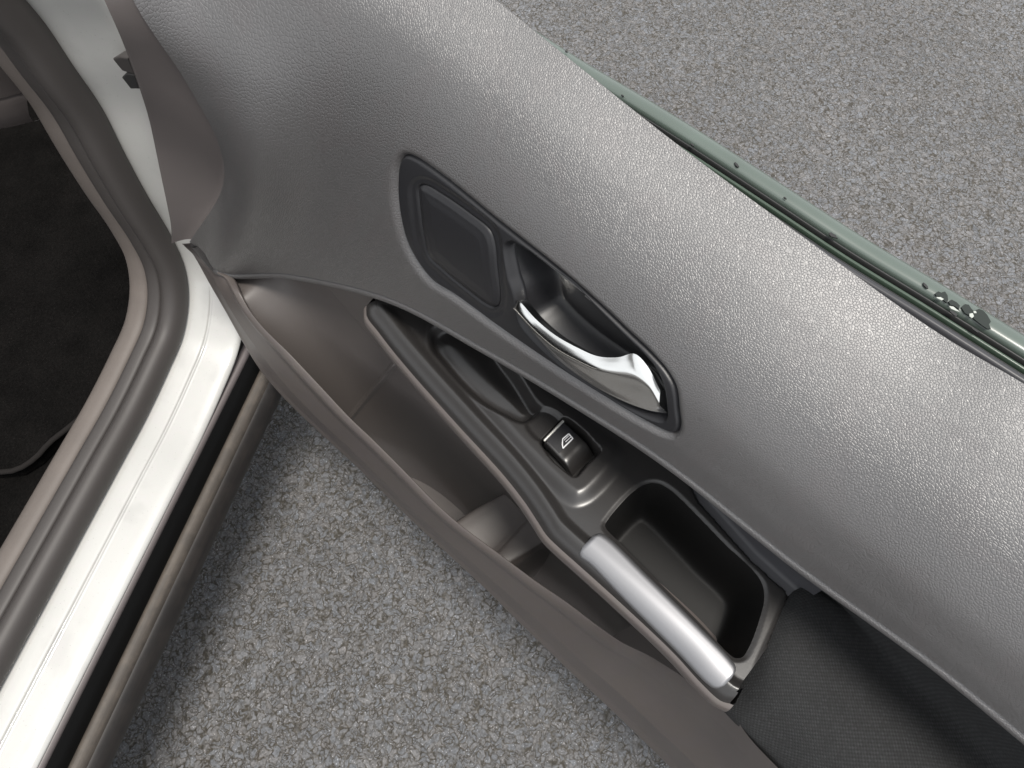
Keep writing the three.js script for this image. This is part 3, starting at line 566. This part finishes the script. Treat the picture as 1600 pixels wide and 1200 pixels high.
const cup2O = outline([[947, 818], [951, 809], [988, 767], [1009, 753], [1030, 751], [1051, 762], [1097, 806], [1138, 848], [1180, 887], [1195, 908], [1199, 933], [1190, 971], [1176, 1008], [1165, 1025], [1154, 1027], [1142, 1019], [1097, 971], [1034, 908], [972, 846]], 180);
const sdPod = sdf(podO), sdBowl = sdf(bowlO), sdBr = sdf(bridgeO), sdSw = sdf(swO), sdCup = sdf(cup2O);
function armH(x, y) {
  const R = 40, e = dRim(x, y), inside = sdArm(x, y) < 0 ? 1 : -1; let h = 0;
  const q = Math.max(-0.2, Math.min(R, e * inside)); if (q < R) h -= 0.017 * (1 - Math.sqrt(Math.max(0, 1 - ((R - q) / R) ** 2)));
  const R2 = 15, q2 = Math.min(R2, dEnd(x, y)); h -= 0.0035 * ((R2 - q2) / R2) ** 2;
  const R3 = 11, q3 = Math.min(R3, dBack(x, y)); h -= 0.0022 * ((R3 - q3) / R3) ** 2;
  // level drops outside the pod; a shallow valley between pod and the rolled edge
  const rollMask = sm(26, 44, e), pd = sdPod(x, y);
  h -= 0.0055 * sm(-22, 6, pd) * rollMask;
  h -= 0.0012 * sm(-22, -8, pd) * sm(30, 44, e) * (pd < 0 ? 1 : 0) * 0;
  h -= 0.013 * sm(2, -13, sdBowl(x, y)) - 0.003 * sm(-16, -40, sdBowl(x, y));
  h -= 0.0035 * sm(2, -5, sdBr(x, y)) * (1 - sm(2, -6, sdBowl(x, y)));
  h -= 0.014 * sm(1.5, -3.5, sdSw(x, y));
  const c = sdCup(x, y); const ct = Math.min(1, Math.max(0, -c / 34)); h -= 0.0012 * sm(7, 0, c) + 0.052 * (1 - (1 - ct) ** 2.6);
  return h;
}
function armPatch(x0, x1, step, hf, keepf, uRange, wRange, snap) {          // grid in the door's own axes
  const [u0, u1] = uRange, [w0, w1] = wRange, nu = Math.ceil((u1 - u0) / step), nw = Math.ceil((w1 - w0) / step), P = [], K = [];
  for (let r = 0; r <= nw; r++) { P[r] = []; K[r] = []; for (let c = 0; c <= nu; c++) {
    const u = lerp(u0, u1, c / nu), w = lerp(w0, w1, r / nw); let p = local(u, AV(u), w), [x, y] = pix(p);
    let hit = false; if (snap) { const q = snap(x, y); if (q) { hit = true; [x, y] = q; p = onA(x, y); } }
    const k = keepf(x, y, p); K[r].push(k); if (k !== false || hit) p.y += hf(x, y, p); P[r].push(p);
  } }
  return gridGeo(P, (r, c) => K[r][c]);
}
{
  const near = (poly, x, y, open) => { let d = 1e12, q = null; for (let i = 0; i < poly.length - (open ? 1 : 0); i++) { const a = poly[i], b = poly[(i + 1) % poly.length], dx = b[0] - a[0], dy = b[1] - a[1], t = Math.max(0, Math.min(1, ((x - a[0]) * dx + (y - a[1]) * dy) / (dx * dx + dy * dy || 1))), px = a[0] + t * dx, py = a[1] + t * dy, e = (x - px) ** 2 + (y - py) ** 2; if (e < d) { d = e; q = [px, py]; } } return q; };
  const tipPts = rimS.slice(0, 12), dTip = pathd(tipPts);
  const armSnap = (x, y) => { const c = sdCup(x, y); if (c < 1.2 && c > -4.5) return near(cup2O, x, y); const rd = dRim(x, y); if (rd > 18.5 && rd < 23.2) { const n = near(rimS, x, y, true); if (n) return [n[0] + (x - n[0]) / rd * 22, n[1] + (y - n[1]) / rd * 22]; }
    const d = sdArm(x, y); return d > -1.2 && d < 4.5 ? near(armO, x, y) : null; };
  const g = armPatch(0, 0, 0.0011, armH, (x, y) => sdArm(x, y) < -0.01 && sdCup(x, y) > 0.01 && dRim(x, y) > 22.02, [-0.33, 0.085], [-0.225, -0.085], armSnap);
  const cupG = armPatch(0, 0, 0.0011, armH, (x, y) => sdCup(x, y) < -0.01, [-0.15, 0.092], [-0.22, -0.10], (x, y) => { const c = sdCup(x, y); return c > -1.2 && c < 4.5 ? near(cup2O, x, y) : null; });
  const k0 = 0, strip = [];
  for (const e of [22, 21, 20, 17, 14, 11.5, 9, 7, 5, 3.5, 2.2, 1.2, 0.5, 0]) strip.push(rimS.slice(k0, rimS.length - 1).map(([x, y], i) => {
    const a = rimS[Math.max(0, i + k0 - 2)], b = rimS[Math.min(rimS.length - 1, i + k0 + 2)], l = Math.hypot(b[0] - a[0], b[1] - a[1]), nx = (b[1] - a[1]) / l, ny = -(b[0] - a[0]) / l, q = [x + nx * e, y + ny * e];
    const p = onA(...q); p.y += armH(x + nx * (e + 0.01), y + ny * (e + 0.01)); return p;
  }));
  const stripG = gridGeo(strip);
  const edgeP = armO.slice(rimS.length - 2).map(([x, y]) => { const p = onA(x, y); p.y += armH(x, y); return p; });
  const skirt = gridGeo([edgeP, edgeP.map(p => p.clone().add(V3(0, -0.014, 0)))]);
  const arm = mesh('armrest', merge([g, stripG, skirt]), M.satin, door, 'dark satin plastic armrest moulding');
  mesh('pull_cup', cupG, M.cup, arm, 'deep black pull cup beside the grab bar');
  // outer side of the roll, going down and back under
  const foot = rimS.map(([x, y]) => { const p = onA(x, y); p.y -= 0.0165; return p; });
  const sd = (dw, dv) => foot.map(p => p.clone().addScaledVector(DW, dw).add(V3(0, dv, 0)));
  mesh('armrest_side', loft([sd(-0.0018, 0.0050), sd(0.0016, 0.0032), sd(0.0028, 0.0), sd(0.0030, -0.003), sd(0.0026, -0.007), sd(-0.001, -0.0095), sd(-0.004, -0.016), sd(-0.012, -0.030), sd(-0.05, -0.045)], 150, 36), M.lower, arm, 'taupe flange under the armrest edge');
  // satin silver insert on the grab bar
  const silO = outline([[905, 868], [910, 855], [926, 838], [938, 833], [951, 840], [1013, 900], [1097, 983], [1142, 1030], [1150, 1043], [1147, 1054], [1131, 1072], [1117, 1076], [1105, 1069], [1055, 1017], [972, 934], [922, 882]], 140), sdSil = sdf(silO);
  const armH2 = (x, y) => { const R = 40, e = dRim(x, y) * (sdArm(x, y) < 0 ? 1 : -1), q = Math.max(-6, Math.min(R, e)); return q >= R ? 0 : q > 0 ? -0.017 * (1 - Math.sqrt(Math.max(0, 1 - ((R - q) / R) ** 2))) : -0.017 + q * 0.0008; };
  const onArm = (px, py, lift) => { let qx = px, qy = py, p; for (let k = 0; k < 10; k++) { p = onA(qx, qy); p.y += armH2(qx, qy) - 0.0012 + lift; p.addScaledVector(DW, 0.0026 * Math.max(0, 1 - dRim(qx, qy) / 26)); const [a, b] = pix(p); qx += (px - a) * 0.8; qy += (py - b) * 0.8; } return p; };
  {
    const cx = silO.reduce((a, p) => a + p[0], 0) / silO.length, cy = silO.reduce((a, p) => a + p[1], 0) / silO.length;
    const ax = [203, 198].map(v => v / Math.hypot(203, 198)), rows = [];
    const loc = silO.map(([x, y]) => [(x - cx) * ax[0] + (y - cy) * ax[1], -(x - cx) * ax[1] + (y - cy) * ax[0]]), lo = Math.min(...loc.map(p => p[0])), hi = Math.max(...loc.map(p => p[0]));
    const span = al => { let mn = 1e9, mx = -1e9; loc.forEach((p, i) => { const q = loc[(i + 1) % loc.length]; if ((p[0] - al) * (q[0] - al) <= 0 && p[0] !== q[0]) { const c = lerp(p[1], q[1], (al - p[0]) / (q[0] - p[0])); mn = Math.min(mn, c); mx = Math.max(mx, c); } }); return [mn, mx]; };
    const bs = [0, 0, 0.015, 0.05, 0.1, 0.17, 0.25, 0.33, 0.42, 0.5, 0.58, 0.67, 0.75, 0.83, 0.9, 0.95, 0.985, 1, 1], N = 70;
    bs.forEach((bb, r) => {
      const row = [];
      for (let i = 0; i <= N; i++) {
        const t = i / N, al = lerp(lo + 0.4, hi - 0.4, 0.5 - 0.5 * Math.cos(Math.PI * t)), [mn, mx] = span(al), ac = lerp(mn, mx, bb), de = Math.min(al - lo, hi - al, Math.min(bb, 1 - bb) * (mx - mn) + 0.001);
        const lift = (r === 0 || r === bs.length - 1 || i === 0 || i === N) ? -0.004 : 0.0004 + 0.0019 * Math.sqrt(Math.min(1, de / 5));
        row.push(onArm(cx + al * ax[0] - ac * ax[1], cy + al * ax[1] + ac * ax[0], lift));
      }
      rows.push(row);
    });
    mesh('grab_insert', gridGeo(rows), M.silver, door, 'satin silver insert on the grab bar');
  }
  // window switch
  const pA = (x, y, h) => { const p = onA(x, y); p.y += h; return p; };
  const quad = (a, b, c, d, h) => [pA(...a, h[0]), pA(...b, h[1]), pA(...c, h[2]), pA(...d, h[3])];
  const prof = [[0.00, -0.009], [0.0, -0.001], [0.04, 0.0008], [0.10, 0.0012], [0.5, -0.0004], [0.62, -0.0008], [0.72, -0.0022], [0.84, -0.0065], [0.95, -0.012]];
  const L0 = [850, 691], L1 = [881, 659], K0 = [898, 739], K1 = [933, 703];
  const side = (a, b) => prof.map(([t, h]) => { const s = pA(lerp(a[0], b[0], t), lerp(a[1], b[1], t), 0); s.y += h; return s; });
  const rails = [0, 0.03, 0.08, 0.5, 0.92, 0.97, 1].map((k, i) => side([lerp(L0[0], L1[0], k), lerp(L0[1], L1[1], k)], [lerp(K0[0], K1[0], k), lerp(K0[1], K1[1], k)]).map(p => p.add(V3(0, i === 0 || i === 6 ? -0.008 : i === 1 || i === 5 ? -0.0008 : 0, 0))));
  const btn = mesh('window_switch', loft(rails, 60, 40), M.satin, door, 'black rocker switch for the window');
  const face = (t, k, h) => { const x0 = lerp(L0[0], L1[0], k), y0 = lerp(L0[1], L1[1], k), x1 = lerp(K0[0], K1[0], k), y1 = lerp(K0[1], K1[1], k); return pA(lerp(x0, x1, t), lerp(y0, y1, t), h); };
  const hAt = t => t < 0.1 ? 0.0012 : lerp(0.0012, -0.0004, (t - 0.1) / 0.4);
  const patch = (name, pts, th, mat, label) => mesh(name, slab(pts, V3(0, 1, 0), th, 0.0001, 1), mat, btn, label);
  // label face: a slim inset plate
  const plate = gridGeo([0.02, 0.16, 0.30, 0.43].map(t => [0.09, 0.5, 0.93].map(k => face(t, k, hAt(t) + 0.0006))));
  mesh('switch_plate', plate, M.black, btn);
  mesh('chrome_strip', new THREE.TubeGeometry(new THREE.LineCurve3(face(-0.01, 0.02, 0.0016), face(-0.01, 0.98, 0.0016)), 4, 0.0011, 12), M.brightStrip, btn, 'bright strip at the switch edge');
  // printed window symbol: outline strokes
  const ic = [[879, 687], [888.5, 678.8], [895, 686], [879.6, 701.4], [878.4, 696]], ic2 = [[883.5, 691.5], [892, 683.5]];
  const st = (a, b, wd) => { const dx = b[0] - a[0], dy = b[1] - a[1], l = Math.hypot(dx, dy), nx = -dy / l * wd / 2, ny = dx / l * wd / 2, h = 0.0017; return slab([[a[0] + nx, a[1] + ny], [b[0] + nx, b[1] + ny], [b[0] - nx, b[1] - ny], [a[0] - nx, a[1] - ny]].map(([x, y]) => pA(x, y, h)), V3(0, 1, 0), 0.0009, 0); };
  const strokes = ic.map((a, i) => st(a, ic[(i + 1) % ic.length], 1.7)); strokes.push(st(ic2[0], ic2[1], 1.0), st([881, 689], [889.5, 681], 0.8));
  mesh('window_symbol', merge(strokes), M.print, btn, 'white printed window symbol');
}
// ---- slate panel behind the armrest, under the ledge
{
  const be = [[1000, 640], [1060, 715], [1097, 779], [1180, 871], [1242, 927]].map(([x, y]) => { const p = onA(x, y); return [p.dot(DU), p.dot(DW)]; });
  const bw = u => { if (u <= be[0][0]) return be[0][1]; for (let i = 1; i < be.length; i++) if (u <= be[i][0]) return lerp(be[i - 1][1], be[i][1], (u - be[i - 1][0]) / (be[i][0] - be[i - 1][0])); return be[be.length - 1][1]; };
  const P = [], prof = [[0.003, -0.009], [0, -0.008], [-0.004, -0.0075], [-0.008, -0.006], [-0.0095, 0.006], [-0.010, 0.03], [-0.011, 0.06]];
  for (let r = 0; r < prof.length; r++) { P[r] = []; for (let c = 0; c <= 60; c++) { const u = lerp(-0.34, 0.088, c / 60), top = lerp(0.035, 0.085, sm(-0.3, 0.1, u)), w0 = Math.max(bw(u), -0.205); P[r].push(local(u, AV(u) + (prof[r][1] > 0.005 ? top * prof[r][1] / 0.06 : prof[r][1]), w0 + prof[r][0])); } }
  mesh('armrest_back_panel', gridGeo(P), M.slate, door, 'slate plastic panel between armrest and trim pad');
}
// ---- woven fabric elbow rest
{
  const r0 = [[1222, 930], [1255, 900], [1300, 905], [1400, 975], [1520, 1075], [1640, 1175], [1800, 1310]].map(([x, y]) => onW(x, y, -0.2015));
  const rT = [[1228, 926], [1256, 915], [1290, 930], [1380, 1020], [1490, 1130], [1600, 1240], [1740, 1380]].map(([x, y]) => onV(x, y, 0.650));
  const r1 = [[1210, 968], [1234, 985], [1280, 1030], [1350, 1105], [1440, 1200], [1540, 1310], [1660, 1440]].map(([x, y]) => onV(x, y, 0.655));
  const r2 = [[1184, 1026], [1206, 1050], [1245, 1095], [1305, 1170], [1380, 1260], [1470, 1365], [1580, 1490]].map(([x, y]) => onV(x, y, 0.650));
  const r3 = [[1160, 1068], [1184, 1098], [1220, 1140], [1265, 1200], [1330, 1285], [1410, 1385], [1510, 1500]].map(([x, y]) => onV(x, y, 0.637));
  const r4 = [[1120, 1088], [1150, 1126], [1178, 1158], [1216, 1200], [1280, 1280], [1360, 1370], [1460, 1480]].map(([x, y]) => onV(x, y, 0.616));
  for (const r of [r0, rT, r1, r2, r3, r4]) { r[0].y -= 0.009; for (const e of [0.1, 0.2]) r.push(r[6].clone().addScaledVector(DU, e)); }
  const r5 = r4.map(p => p.clone().addScaledVector(DW, -0.012).add(V3(0, -0.05, 0)));
  mesh('elbow_rest', loft([r0, rT, r1, r2, r3, r4, r5], 90, 80), M.fabric, door, 'charcoal woven fabric elbow rest');
}
// ---- painted rear end of the door, beyond the frame
{
  const at = (u, p) => local(u, p.y, p.dot(DW)), ue = padCols[12][2].dot(DU) - 0.004, sec = [...padCols[12].map(p => at(ue, p)), local(ue, 0.64, -0.12), at(ue, RB[200]), at(ue, RA[200])];
  mesh('door_end_face', gridGeo([sec, sec.map((p, i) => local(ue, p.y, -0.30))]), M.white, door, 'white painted latch end of the door');
}
renderer.render(scene, camera);
